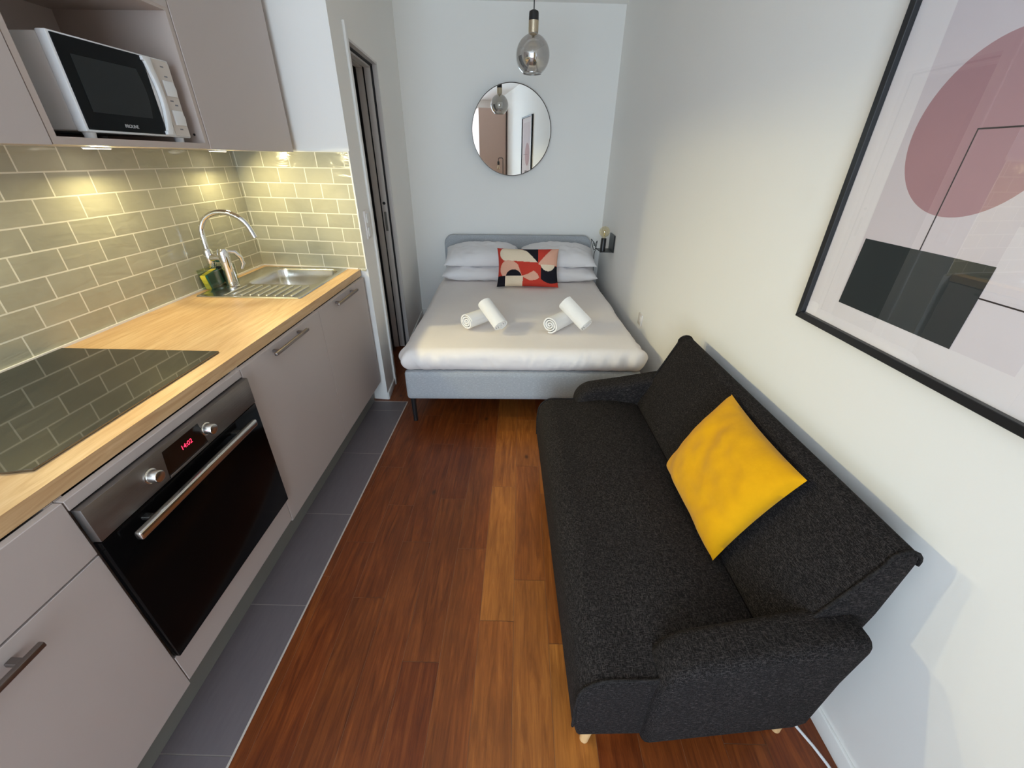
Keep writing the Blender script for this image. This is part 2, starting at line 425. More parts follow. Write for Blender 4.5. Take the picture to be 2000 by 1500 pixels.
# wall behind the camera with a tall window
w = MB(); xa, xb = XK-.14, xr(YF)+.14
w.box((xa, YF-.12, -.05), (WX0, YF, ZC+.02)); w.box((WX1, YF-.12, -.05), (xb, YF, ZC+.02)); w.box((WX0, YF-.12, -.05), (WX1, YF, WZ0)); w.box((WX0, YF-.12, WZ1), (WX1, YF, ZC+.02))
struct('wall_front', w, M['wall'], smooth=0)
win = MB()
for x0, x1, z0, z1 in ((WX0, WX0+.05, WZ0, WZ1), (WX1-.05, WX1, WZ0, WZ1), ((WX0+WX1)/2-.05, (WX0+WX1)/2+.05, WZ0, WZ1), (WX0, WX1, WZ0, WZ0+.07), (WX0, WX1, WZ1-.06, WZ1)):
    win.box((x0, YF-.09, z0), (x1, YF-.03, z1), .004, 1)
wo = struct('window_1', win, M['trim']); OFF[wo.name] = Vector((0, 0, 0))
for x0, x1 in ((WX0+.05, (WX0+WX1)/2-.05), ((WX0+WX1)/2+.05, WX1-.05)):
    g = MB(); g.box((x0, YF-.064, WZ0+.07), (x1, YF-.058, WZ1-.06)); obj('pane', g, M['pane'], wo, smooth=0)
g = MB(); g.box(((WX0+WX1)/2-.012, YF-.03, 1.02), ((WX0+WX1)/2+.012, YF-.012, 1.14), .004); g.cyl(((WX0+WX1)/2, YF-.012, 1.11), ((WX0+WX1)/2, YF+.03, 1.11), .008); g.box(((WX0+WX1)/2-.009, YF+.02, 1.0), ((WX0+WX1)/2+.009, YF+.034, 1.12), .004)
obj('handle', g, M['handle'], wo)
# tall closet in the corner behind the camera, seen in the round mirror
u = thing('closet', 'tall blush closet door seen in the round mirror behind the floor lamp', 'closet', (.69, YW-.6, 0))
g = MB(); g.box((.42, YF+.002, .0), (.44, YW-.022, 2.33)); g.box((.44, YF+.002, 2.31), (.985, YW-.022, 2.33)); g.box((.965, YF+.002, 0), (.985, YW-.022, 2.31)); obj('carcass', g, M['pinkdoor'], u, smooth=0)
g = MB(); g.box((.42, YW-.020, .02), (.950, YW, 2.33), .002, 1); obj('door', g, M['pinkdoor'], u)
g = MB(); g.box((.953, YW-.020, .0), (.968, YW-.006, 2.33)); obj('hinge_gap', g, M['gap_shade'], u, smooth=0)  # black strip painting the dark gap at the closet door's edge

# sliding pocket door in the left wall
dr = MB()
lbox(dr, OS1-.62+.60, OS1+.30, .046, .086, .012, OZ-.002, .002)
d1 = struct('door_1', dr, M['jamb']); OFF[d1.name] = Vector((0, 0, 0))
g = MB()
for a, b in ((.0, .030), (.098, TH)): lbox(g, OS1-.012, OS1+.001, a, b, .0, OZ, .001)
obj('jamb', g, M['jamb'], d1)
g = MB()
for a, b in ((.030, .046), (.086, .098)): lbox(g, OS1-.004, OS1+.001, a, b, .0, OZ)
lbox(g, OS0, OS1, .030, .046, OZ-.02, OZ); lbox(g, OS0, OS1, .086, .098, OZ-.02, OZ)
obj('gap_shade', g, M['gap_shade'], d1, smooth=0)  # black strips paint the shade of the open gaps beside the leaf
g = MB(); lbox(g, OS0, OS1-.012, 0, .030, OZ-.012, OZ); lbox(g, OS0, OS1-.012, .046, .086, OZ-.030, OZ); lbox(g, OS0, OS1-.012, .098, TH, OZ-.03, OZ)
obj('head_track', g, M['jamb'], d1)
g = MB(); c = LP(OS1-.021, .066, 1.19); g.cyl(c, c-DL*.0012, .011, n=20)
obj('keyhole', g, M['gap_shade'], d1)
g = MB(); lbox(g, OS1-.0225, OS1-.0195, .057, .075, .99, 1.13, .0005); obj('finger_pull', g, M['plinth'], d1)
g = MB(); lbox(g, .214, .250, -.014, .0, .0, 2.10, .003); struct('trim_1', g, M['trim'])
g = MB(); lbox(g, .0, .214, -.010, .0, .0, .055, .003); lbox(g, OS1+.02, SB, -.010, .0, .0, .07, .003); struct('baseboard_left', g, M['trim'])
g = MB(); g.prism([(XLB+.005, yb(XLB)-.012), (XRB, yb(XRB)-.012), (XRB, yb(XRB)), (XLB, yb(XLB))], 'z', 0, .07); struct('baseboard_back', g, M['trim'])
g = MB(); g.prism([(xr(YF)-.011, YF), (xr(4.25)-.011, 4.25), (xr(4.25), 4.25), (xr(YF), YF)], 'z', 0, .062, .003); struct('baseboard_right', g, M['wall'])
# small unlit room behind the sliding door
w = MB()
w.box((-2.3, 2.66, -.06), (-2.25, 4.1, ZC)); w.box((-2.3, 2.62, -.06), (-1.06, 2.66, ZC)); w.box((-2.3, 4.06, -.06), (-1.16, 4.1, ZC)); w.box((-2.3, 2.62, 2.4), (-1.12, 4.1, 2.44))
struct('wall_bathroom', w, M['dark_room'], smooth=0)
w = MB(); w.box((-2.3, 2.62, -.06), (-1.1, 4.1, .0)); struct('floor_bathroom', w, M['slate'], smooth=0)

# floor: planks and tiled strip
PW = .125; PX0 = -.12
def xt(y): return -.760-.0130*(2.412-y)               # tile / wood border
joints = {0: [-.35, .89, 1.594, 2.5, 3.3], 1: [-.6, .15, 1.06, 1.76, 2.22, 3.1], 2: [-.2, .35, .814, 1.55, 2.3, 3.2],
          -1: [-.3, .40, 1.205, 1.915, 2.7, 3.6], -2: [-.1, .743, 1.5, 2.16, 2.9, 3.7], -3: [-.5, .3, 1.233, 1.944, 2.6, 3.4],
          -4: [-.4, .967, 1.45, 2.25, 3.0, 3.8], -5: [-.7, .2, 1.225, 1.728, 2.6, 3.5]}
tones = {(0, 1): .60, (1, 3): .5, (0, 0): .45, (1, 0): .60, (1, 1): .55, (1, 2): .42, (2, 0): .6, (2, 1): .65, (2, 2): .45, (2, 3): .5, (-1, 0): .42, (-1, 1): .3, (-1, 2): .25, (0, 2): .5, (0, 3): .45, (1, 4): .4, (1, -1): .5}  # some planks are naturally paler; the rest are raised to paint the LED light
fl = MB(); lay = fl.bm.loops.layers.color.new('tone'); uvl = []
rnd = random.Random(3)
def clipq(x0, x1, y0, y1):
    return [(x0, y0), (x1, y0), (x1, y1), (x0, y1)]
for kcol in range(-8, 10):
    x0, x1 = PX0+PW*kcol+.0006, PX0+PW*(kcol+1)-.0006
    js = joints.get(kcol)
    if js is None:
        js = [-.9+rnd.random()*.7]
        while js[-1] < 4.2: js.append(js[-1]+.5+rnd.random()*.7)
    js = [-2.2]+[j for j in js if j > -2.1]+[4.4]
    for i, (a, b) in enumerate(zip(js, js[1:])):
        a2, b2 = a+.0008, b-.0008
        t = tones.get((kcol, i-1)); t = (rnd.random()**2*.42 if kcol >= -1 else rnd.random()**1.8*.24) if t is None else t  # lighter tones on the lamp side paint in more of the LED light
        segs = []
        if x1 < -.80:                                 # only beyond the kitchen
            if b2 <= 2.45: continue
            segs.append((x0, x1, max(a2, 2.415), b2))
        else: segs.append((x0, x1, a2, b2))
        sd = rnd.random()
        for (u0, u1, v0, v1) in segs:
            if v0 < 2.41 and u0 < xt(0):
                ys = [y for y in (v0, min(v1, 2.412))]
                q = [(max(u0, xt(ys[0])), ys[0]), (u1, ys[0]), (u1, ys[1]), (max(u0, xt(ys[1])), ys[1])]
                qs = [q] if u1 > xt(ys[0]) else []
                if v1 > 2.412: qs.append(clipq(u0, u1, 2.414, v1))
            else: qs = [clipq(u0, u1, v0, v1)]
            for q in qs:
                vs = [fl.bm.verts.new((p[0], p[1], .0)) for p in q]
                f = fl.bm.faces.new(vs)
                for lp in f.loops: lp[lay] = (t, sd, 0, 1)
fl.box((-1.9, -2.3, -.06), (1.2, 4.4, -.0015), mi=1)
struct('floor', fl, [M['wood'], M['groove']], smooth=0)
ft = MB()
ty = [-2.2, -1.80, -1.343, -.886, -.43, .026, .482, .928, 1.382, 1.84, 2.297, 2.412]
for a, b in zip(ty, ty[1:]):
    xs = -1.57
    v = [(xs, a+.0015, .0005), (xt(a)-.007, a+.0015, .0005), (xt(b)-.007, b-.0015, .0005), (xs, b-.0015, .0005)]
    ft.poly(v, 0)
ft.poly([(-1.57, -2.2, -.0005), (xt(-2.2)-.006, -2.2, -.0005), (xt(2.412)-.006, 2.412, -.0005), (-1.57, 2.412, -.0005)], 1)
ft.poly([(xt(-2.2)-.006, -2.2, .0006), (xt(-2.2)+.0005, -2.2, .0006), (xt(2.416)+.0005, 2.416, .0006), (xt(2.416)-.006, 2.416, .0006)], 2)
ft.poly([(-1.0, 2.411, .0006), (xt(2.412), 2.411, .0006), (xt(2.416), 2.417, .0006), (-1.0, 2.417, .0006)], 2)
struct('floor_tiled', ft, [M['slate'], M['grout'], M['trimline']], smooth=0)

# tiled splashback
def uvquad(mb, pts, uvs, mi=0):
    uvlay = mb.bm.loops.layers.uv.verify()
    vs = [mb.bm.verts.new(p) for p in pts]; f = mb.bm.faces.new(vs); f.material_index = mi
    for lp, uv in zip(f.loops, uvs): lp[uvlay].uv = uv
TX = XK+.008; ZT = 1.5176
g = MB(); ya, ye = -.6, yend(TX)-.008
uvquad(g, [(TX, ya, .90), (TX, ye, .90), (TX, ye, ZT), (TX, ya, ZT)], [(ya-1.3958+3.09, -.012+.0), (ye-1.3958+3.09, -.012), (ye-1.3958+3.09, ZT-.912), (ya-1.3958+3.09, ZT-.912)])
struct('wall_kitchen_tiles', g, M['metro'], smooth=0)
g = MB(); xe = -.913
p = lambda x, z: (x, yend(x)-.009, z)
uo = 1.327+.0773+1.545
uvquad(g, [p(TX, .90), p(xe, .90), p(xe, ZT), p(TX, ZT)], [(TX+uo, -.012), (xe+uo, -.012), (xe+uo, ZT-.912), (TX+uo, ZT-.912)])
struct('wall_end_tiles', g, M['metro'], smooth=0)
g = MB(); g.prism([(xe, yend(xe)-.0115), (xe+.008, yend(xe)-.0125), (xe+.008, yend(xe)), (xe, yend(xe))], 'z', .912, ZT+.004)
g.prism([(-1.19, yend(-1.19)-.0115), (xe, yend(xe)-.0115), (xe, yend(xe)), (-1.19, yend(-1.19))], 'z', ZT, ZT+.004)
struct('trim_2', g, M['trim'], smooth=0)

# ------------------------------------------------------------------ kitchen: base units
XF = -.930; XFB = -.949; ZB, ZT0 = .155, .868
def front(parent, name, y0, y1, z0, z1):
    m = MB(); m.box((XFB, y0+.0015, z0), (XF, y1-.0015, z1), .0012, 1); return obj(name, m, M['taupe'], parent)
def bar_handle(parent, y0, y1, z):
    m = MB(); m.box((XF+.022, y0, z-.006), (XF+.034, y1, z+.006), .002, 2)
    for y in (y0+.035, y1-.035): m.box((XF-.001, y-.007, z-.005), (XF+.024, y+.007, z+.005), .0015, 1)
    return obj('handle', m, M['handle'], parent)
def carcass(parent, y0, y1, z0=.15, z1=.870):
    m = MB(); t = .018
    m.box((-1.55, y0+.001, z0), (XFB-.001, y0+t, z1)); m.box((-1.55, y1-t, z0), (XFB-.001, y1-.001, z1)); m.box((-1.55, y0+t, z0), (XFB-.001, y1-t, z0+t)); m.box((-1.555, y0+.001, z0), (-1.55, y1-.001, z1))
    return obj('carcass', m, M['taupe_in'], parent, smooth=0)
u = thing('drawer_cabinet', 'taupe base cabinet with a shallow top drawer, standing before the oven', 'cabinet', (-1.25, .294, .15))
carcass(u, -.006, .594)
front(u, 'drawer', -.006, .594, .713, ZT0)
d = front(u, 'door', -.006, .594, ZB, .708); bar_handle(d, .17, .424, .672)
u = thing('oven_cabinet', 'taupe base cabinet housing the built-in oven under the hob', 'cabinet', (-1.25, .895, .15))
carcass(u, .594, 1.196)
front(u, 'top_filler', .594, 1.196, .842, ZT0)
front(u, 'bottom_filler', .594, 1.196, ZB+.012, .278)
u = thing('dishwasher_cabinet', 'taupe full-height door unit beside the oven, under the drainer end of the worktop', 'cabinet', (-1.25, 1.498, .15))
carcass(u, 1.196, 1.80); d = front(u, 'door', 1.196, 1.80, ZB, ZT0); bar_handle(d, 1.362, 1.622, .848)
u = thing('sink_cabinet', 'taupe door unit under the sink, last base unit before the doorway', 'cabinet', (-1.25, 2.10, .15))
carcass(u, 1.80, 2.412, z1=.72); d = front(u, 'door', 1.80, 2.412, ZB, ZT0); bar_handle(d, 1.955, 2.225, .848)
m = MB(); m.box((-1.012, -.10, .0015), (-.996, 2.418, .149)); k = obj('kickboard', m, M['plinth'], loc=(-1.0, 1.2, 0), smooth=0); tag(k, 'long grey kickboard running under all the taupe base units', 'kickboard')

# worktop with an opening for the sink bowl
BX0, BX1, BY0, BY1 = -1.428, -1.052, 2.070, 2.412
WE = 2.425
m = MB(); xw1 = -.9487
for (a, b, c_, d_) in ((TX+.001, BX0, -.2, WE), (BX1, xw1, -.2, WE), (BX0, BX1, -.2, BY0), (BX0, BX1, BY1, WE)):
    m.box((a, c_, .872), (b, d_, .910))
bmesh.ops.remove_doubles(m.bm, verts=m.bm.verts[:], dist=1e-5)
m.prism([(TX+.001, WE), (xw1, WE), (xw1, yend(xw1)-.011), (TX+.001, yend(TX)-.010)], 'z', .872, .910)
m.bm.faces.ensure_lookup_table()
k = obj('worktop', m, M['oak'], loc=(-1.25, 1.2, .872), smooth=0); tag(k, 'long pale oak laminate worktop over the kitchen base units', 'worktop')
m = MB(); m.prism([(TX+.0005, -.2), (TX+.008, -.2), (TX+.008, yend(TX)-.016), (TX+.0005, yend(TX)-.016)], 'z', .9102, .918); m.prism([(TX+.008, yend(TX+.008)-.017), (-.96, yend(-.96)-.017), (-.96, yend(-.96)-.0105), (TX+.008, yend(TX)-.0105)], 'z', .9102, .918)
struct('trim_3', m, M['trim'], smooth=0)

# hob
hy0, hy1, hx0, hx1 = .627, 1.238, -1.552, -1.013
u = thing('induction_hob', 'black glass hob set in the oak worktop, mirroring the tiles', 'hob', (-1.28, .93, .9105))
m = MB(); m.prism([(hx0, hy0), (hx1-.05, hy0), (hx1, hy0+.012), (hx1, hy1), (hx0, hy1)], 'z', .9105, .9165, .0006, 1)
obj('glass_plate', m, M['hob'], u)

# oven
u = thing('built_in_oven', 'black glass built-in oven with steel control strip and red clock', 'oven', (-1.2, .875, .28))
oy0, oy1 = .598, 1.192
m = MB(); m.box((-1.5, .614, .285), (-.935, 1.176, .838)); obj('body', m, M['black_plastic'], u, smooth=0)
m = MB(); m.box((-.934, oy0, .745), (-.911, oy1, .840), .0015, 2); cp = obj('control_panel', m, M['oven_steel'], u)
m = MB(); m.prism([(.800, .749), (.952, .749), (.942, .826), (.811, .826)], 'x', -.9115, -.9102); dsp = obj('display', m, M['display'], cp, smooth=0)
text_mesh('14:02', .019, basis((0, 1, 0), (0, 0, 1), (1, 0, 0), (-.9100, .884, .796)), M['red_digit'], 'digits', dsp)
m = MB(); m.box((-.9115, .803, .7475), (-.9085, .950, .7545), .0008, 1); obj('button_strip', m, M['handle'], cp)
for y, z in ((.757, .795), (.960, .795)):
    m = MB(); rm = basis((0, 0, 1), (0, 1, 0), (1, 0, 0), (-.911, y, z))
    m.lathe([(0, 0), (.0195, 0), (.0195, .004), (.0165, .005), (.016, .024), (.0145, .0265), (.0125, .0272), (0, .0272)], n=36)
    for v in m.bm.verts: v.co = rm @ v.co
    bmesh.ops.recalc_face_normals(m.bm, faces=m.bm.faces[:]); obj('knob', m, M['steel'], cp)
m = MB(); m.box((-.934, oy0, .287), (-.913, oy1, .741), .0015, 2); dr_ = obj('door', m, M['oven_glass'], u)
m = MB(); m.box((-.888, .640, .702), (-.869, 1.116, .726), .005, 3)
for y in (.70, 1.05): m.box((-.914, y-.009, .711), (-.880, y+.009, .721), .002, 1)
obj('handle', m, M['steel'], dr_)

# sink
u = thing('sink', 'stainless steel inset sink with ribbed drainer at the end of the worktop', 'sink', (-1.27, 2.14, .9105))
sx0, sx1, sy0, sy1 = -1.524, -1.024, 1.842, 2.450
def rrect(x0, x1, y0, y1, r, n=6):
    return arc(x1-r, y1-r, r, 0, 90, n)+arc(x0+r, y1-r, r, 90, 180, n)+arc(x0+r, y0+r, r, 180, 270, n)+arc(x1-r, y0+r, r, 270, 360, n)
def bridge(mb, A, B):
    n = len(A)
    for i in range(n):
        try: mb.bm.faces.new((A[i], A[(i+1) % n], B[(i+1) % n], B[i]))
        except ValueError: pass
m = MB(); nn = 6
L1 = [m.bm.verts.new((x, y, .9106)) for x, y in rrect(sx0, sx1, sy0, sy1, .012, nn)]
L2 = [m.bm.verts.new((x, y, .9150)) for x, y in rrect(sx0+.003, sx1-.003, sy0+.003, sy1-.003, .011, nn)]
L3 = [m.bm.verts.new((x, y, .9150)) for x, y in rrect(sx0+.012, sx1-.012, sy0+.012, sy1-.012, .010, nn)]
L4 = [m.bm.verts.new((x, y, .9130)) for x, y in rrect(sx0+.016, sx1-.016, sy0+.016, sy1-.016, .010, nn)]
ring = []
for ins, z, r in ((.0, .9130, .06), (.003, .9110, .058), (.006, .905, .056), (.010, .86, .055), (.016, .785, .052), (.035, .765, .045), (.075, .760, .03)):
    ring.append([m.bm.verts.new((x, y, z)) for x, y in rrect(BX0+ins, BX1-ins, BY0+ins, BY1-ins, r, nn)])
bridge(m, L1, L2); bridge(m, L2, L3); bridge(m, L3, L4); bridge(m, L4, ring[0])
for a, b in zip(ring, ring[1:]): bridge(m, a, b)
m.bm.faces.new(ring[-1])
bmesh.ops.recalc_face_normals(m.bm, faces=m.bm.faces[:]); obj('bowl', m, M['steel'], u, smooth=50)
m = MB()
for i in range(9):
    x = -1.40+i*.040
    m.rbox((x-.0065, 1.868, .9118), (x+.0065, 2.045, .9180), .0030, .004)
obj('drainer_ribs', m, M['steel'], u)
m = MB(); m.lathe([(0, .7625), (.028, .7625), (.034, .7612), (.038, .7605)], (-1.24, 2.24, 0), 32); obj('plug_hole', m, M['chrome'], u)

# tap
u = thing('kitchen_tap', 'chrome gooseneck mixer tap standing on the sink rim', 'tap', (-1.447, 2.015, .913))
tx, tyy = -1.447, 2.015
m = MB(); m.lathe([(0, 0), (.030, 0), (.030, .006), (.0265, .010), (.0255, .03), (.0245, .11), (.0255, .160), (.024, .176), (.018, .186), (0, .188)], (tx, tyy, .913), 32); obj('body', m, M['chrome'], u)
m = MB(); m.lathe([(0, 1.012), (.017, 1.012), (.0205, 1.018), (.0205, 1.088), (.016, 1.098), (0, 1.099)], (tx-.071, tyy-.005, 0), 28); m.rings([(tx-.072, tyy-.005, 1.055), (tx-.004, tyy, 1.055)], [.0195, .0195], 24); obj('spout_base', m, M['chrome'], u)
pts = [(tx-.071, tyy-.005, 1.085), (tx-.071, tyy-.004, 1.12), (tx-.070, tyy-.003, 1.16)]
cx, cz, ra = tx+.040, 1.168, .110
for i in range(1, 19):
    a = R(180-i*9.2); pts.append((cx+ra*math.cos(a), tyy-.003+.0018*i, cz+ra*.86*math.sin(a)))
pts.append((cx+ra+.010, tyy+.031, 1.148))
m = MB(); m.rings(pts, [.0125]*(len(pts)-5)+[.0125, .0125, .012, .012, .0115], 18); obj('spout', m, M['chrome'], u)
m = MB(); pts = [(tx+.016, tyy+.012, 1.085), (tx+.038, tyy+.030, 1.078), (tx+.052, tyy+.042, 1.052), (tx+.055, tyy+.045, 1.02), (tx+.045, tyy+.038, .995)]
m.rings(pts, [.010, .0115, .0105, .009, .006], 14); obj('lever', m, M['chrome'], u)

# sponge holder and sponges
u = thing('sponge_holder', 'clear open-topped sponge box behind the chrome tap', 'holder', (-1.515, 2.02, .9155))
m = MB()
hx0_, hx1_, hy0_, hy1_, hz = -1.560, -1.472, 1.950, 2.105, 1.005
t = .003
for lo, hi in (((hx0_, hy0_, .9155), (hx1_, hy1_, .9185)), ((hx0_, hy0_, .9185), (hx0_+t, hy1_, hz)), ((hx1_-t, hy0_, .9185), (hx1_, hy1_, hz)), ((hx0_+t, hy0_, .9185), (hx1_-t, hy0_+t, hz)), ((hx0_+t, hy1_-t, .9185), (hx1_-t, hy1_, hz))): m.box(lo, hi)
obj('box', m, M['holder'], u, smooth=0)
m = MB(); m.tube([(hx0_, hy0_, hz), (hx1_, hy0_, hz), (hx1_, hy1_, hz), (hx0_, hy1_, hz), (hx0_, hy0_, hz)], .0025, 8); obj('rim', m, M['clear'], u)
u = thing('sponge', 'yellow sponge with a green scouring face in the clear box by the tap', 'sponge', (-1.50, 1.982, .919))
mt = Matrix.Translation((-1.522, 2.005, .9197)) @ Matrix.Rotation(R(9), 4, 'X') @ Matrix.Rotation(R(-4), 4, 'Y')
m = MB(); m.rbox((-.026, -.048, 0), (.002, .046, .072), .004, .006, mtx=mt); obj('foam', m, M['sponge_y'], u)
m = MB(); m.rbox((.002, -.047, 0), (.014, .045, .072), .003, .006, mtx=mt); obj('scourer', m, M['sponge_g'], u)
m = MB(); mt = Matrix.Translation((-1.517, 2.082, .9197)) @ Matrix.Rotation(R(-4), 4, 'X')
m.rbox((-.037, -.014, 0), (.037, .014, .080), .005, .006, mtx=mt, disp=lambda p, n: .0012*fbm(p, 60)); k = obj('scouring_pad', m, M['sponge_k'], loc=(-1.517, 2.082, .919)); tag(k, 'dark grey scouring pad in the clear box behind the tap', 'scouring pad')

# ------------------------------------------------------------------ kitchen: wall units
XU = -1.187; XUB = -1.206; UZ = 1.5165; UT = 2.24
def wall_door(parent, y0, y1, z0, z1, name='door'):
    m = MB(); m.box((XUB, y0+.0015, z0), (XU, y1-.0015, z1), .0012, 1); return obj(name, m, M['taupe'], parent)
def wall_box(parent, y0, y1, z0=UZ, z1=UT, x1=XUB-.001, shelf=None):
    m = MB(); t = .018
    m.box((XK+.001, y0+.001, z0), (x1, y0+t, z1)); m.box((XK+.001, y1-t, z0), (x1, y1-.001, z1)); m.box((XK+.001, y0+t, z0), (x1, y1-t, z0+t)); m.box((XK+.001, y0+t, z1-t), (x1, y1-t, z1))
    m.box((XK+.001, y0+t, z0+t), (XK+.008, y1-t, z1-t))
    if shelf: m.box((XK+.008, y0+t, shelf), (x1, y1-t, shelf+t))
    return obj('carcass', m, M['taupe_in'], parent, smooth=0)
u = thing('upper_cabinet', 'taupe wall cabinet over the hob, on the near side of the microwave niche', 'wall cabinet', (-1.38, .86, UZ))
wall_box(u, .57, 1.170); wall_door(u, .57, 1.172, UZ-.002, UT)
u = thing('niche_cabinet', 'taupe open wall niche that holds the white microwave', 'wall cabinet', (-1.38, 1.47, UZ))
wall_box(u, 1.172, 1.768, x1=XU-.001, shelf=1.913); wall_door(u, 1.176, 1.764, 1.922, UT, 'flap')
m = MB(); m.cyl((-1.22, 1.7496, 1.562), (-1.22, 1.7484, 1.562), .004, n=12); obj('peg_hole', m, M['gap_shade'], u)
u = thing('upper_cabinet', 'taupe wall cabinet over the sink, against the end wall', 'wall cabinet', (-1.38, 2.09, UZ))
wall_box(u, 1.770, 2.418); wall_door(u, 1.770, 2.415, UZ-.002, UT)

# microwave
u = thing('microwave', 'white microwave with black glass door and side buttons in the wall niche', 'microwave', (-1.36, 1.49, 1.535))
fx = -1.200; my0, my1, mz0, mz1 = 1.296, 1.700, 1.549, 1.771
m = MB(); m.box((-1.53, my0+.003, mz0+.003), (fx-.030, my1-.003, mz1-.003), .006, 2); bd = obj('body', m, M['mw_white'], u)
m = MB(); m.box((fx-.029, my0, mz0), (fx, my1, mz1), .004, 2); fc = obj('front_frame', m, M['mw_white'], u)
m = MB(); m.prism([(my0+.007, mz0+.006), (1.588, mz0+.006), (1.588, mz1-.005), (my0+.007, mz1-.005)], 'x', fx-.001, fx+.003, .001, 1); dd = obj('door', m, M['mw_black'], u)
m = MB(); m.prism([(1.336, 1.598), (1.545, 1.598)]+[(1.545+.012*math.sin(math.pi*i/8), 1.598+(1.727-1.598)*i/8) for i in range(1, 8)]+[(1.545, 1.727), (1.336, 1.727)], 'x', fx+.003, fx+.0036); obj('window', m, M['mw_window'], dd, smooth=0)
# bowed white handle along the door edge
out = [(1.583, mz1-.006), (1.600, mz1-.005), (1.618, mz1-.006)]
n_ = 14; z0_, z1_ = mz0+.006, mz1-.006
inner = [(1.584+.020*math.sin(math.pi*i/n_)-.0, z1_-.012-(z1_-z0_-.024)*i/n_) for i in range(n_+1)]
outer = [(1.606+.016*math.sin(math.pi*i/n_), z1_-(z1_-z0_)*i/n_) for i in range(n_+1)]
m = MB(); m.prism([(1.578, z1_)]+outer+[(1.578, z0_)]+[(1.578, z0_+.010)]+inner[::-1]+[(1.578, z1_-.010)], 'x', fx+.001, fx+.012, .002, 2); obj('handle', m, M['mw_white'], dd)
text_mesh('PROLINE', .0125, basis((0, 1, 0), (0, 0, 1), (1, 0, 0), (fx+.0035, 1.450, 1.570)), M['white_print'], 'logo', dd)
m = MB(); m.prism([(1.628, mz0+.004), (my1-.004, mz0+.004), (my1-.003, mz1-.010), (my1-.012, mz1-.004), (1.626, mz1-.004)], 'x', fx-.001, fx+.002, .001, 1); pn = obj('control_panel', m, plain('cream_control_panel', lin(205, 196, 188), .4), u)
for z in (1.690, 1.607):
    m = MB(); m.prism([(1.641, z-.022), (1.688, z-.022), (1.692, z), (1.686, z+.022), (1.641, z+.022)], 'x', fx+.001, fx+.008, .003, 2); obj('button', m, M['mw_white'], pn)
for y, z in ((1.655, 1.748), (1.66, 1.722), (1.652, 1.654), (1.668, 1.643), (1.655, 1.572)):
    m = MB(); m.box((fx+.002, y, z), (fx+.0024, y+.014, z+.004)); obj('legend', m, M['grey_print'], pn, smooth=0)
for x in (-1.50, -1.225):
    for y in (my0+.03, my1-.03):
        m = MB(); m.cyl((x, y, UZ+.018), (x, y, mz0+.004), .013, .016, 16); obj('foot', m, M['mw_white'], u)

# under-cabinet lights
for i, (y, lab) in enumerate(((.96, 'small white light under the wall cabinet over the hob'), (1.596, 'small white light under the microwave niche'), (2.236, 'small white light under the wall cabinet over the sink'))):
    u = thing('under_cabinet_light', lab, 'light', (-1.47, y, UZ), None, 'lights under the wall cabinets')
    m = MB(); m.box((-1.494, y-.034, UZ-.0055), (-1.446, y+.034, UZ-.0005), .001, 1); obj('housing', m, M['trim'], u, smooth=0)
    m = MB(); m.box((-1.491, y-.031, UZ-.0068), (-1.449, y+.031, UZ-.0054)); obj('lens', m, M['led'], u, smooth=0)
    ld = bpy.data.lights.new('led_glow', 'AREA'); ld.shape = 'RECTANGLE'; ld.size = .07; ld.size_y = .03; ld.energy = LED_POWER; ld.color = LED_COLOR
    lo = bpy.data.objects.new('led_glow', ld); COL.objects.link(lo); lo.parent = u
    lo.location = (.010, 0, -.016); lo.rotation_euler = Vector((math.sin(R(34)), 0, -math.cos(R(34)))).to_track_quat('-Z', 'X').to_euler()
    sd = bpy.data.lights.new('led_beam', 'SPOT'); sd.energy = BEAM_POWER; sd.color = LED_COLOR; sd.spot_size = R(80); sd.spot_blend = 1.0; sd.shadow_soft_size = .03
    so = bpy.data.objects.new('led_beam', sd); COL.objects.link(so); so.parent = u
    so.location = (.014, 0, -.020); so.rotation_euler = Vector((math.sin(R(64)), 0, -math.cos(R(64)))).to_track_quat('-Z', 'X').to_euler()

# wall switch beside the doorway
u = thing('light_switch', 'white double switch and socket plate on the wall between sink and doorway', 'switch', tuple(LP(.118, 0, 1.14)))
m = MB(); lbox(m, .076, .160, -.010, .0, 1.066, 1.222, .003); pl = obj('plate', m, M['plug'], u)
for z in (1.182, 1.106):
    m = MB(); lbox(m, .093, .143, -.014, -.009, z-.025, z+.025, .002); obj('rocker', m, M['trim'], u)

# ------------------------------------------------------------------ bed
BED = thing('bed', 'double bed frame upholstered in grey fabric with rounded headboard', 'bed', (-.682, 2.154, 0), (0, 0, R(1.6)), local=True)
BW, BL = 1.44, 2.03
m = MB(); m.rbox((0, 0, .176), (BW, .055, .372), .022, .02); obj('footboard', m, M['bed_grey'], BED)
for x in (0, BW-.05):
    m = MB(); m.rbox((x, .05, .176), (x+.05, BL-.05, .365), .02, .025); obj('side_rail', m, M['bed_grey'], BED)
hb = [(0, .176), (BW, .176)]+arc(BW-.085, .846-.085, .085, 0, 90, 8)+arc(.085, .846-.085, .085, 90, 180, 8)
m = MB(); m.prism(hb, 'y', BL-.045, BL+.012, .014, 3); obj('headboard', m, M['bed_grey'], BED, smooth=50)
for x, y in ((.030, .035), (BW-.03, .035), (.03, BL-.05), (BW-.03, BL-.05)):
    m = MB(); m.cyl((x, y, 0), (x, y, .18), .013, .016, 16); obj('leg', m, M['black_metal'], BED)
m = MB(); m.box((.052, .056, .335), (BW-.052, BL-.05, .362)); obj('slat_base', m, M['leg_wood'], BED, smooth=0)
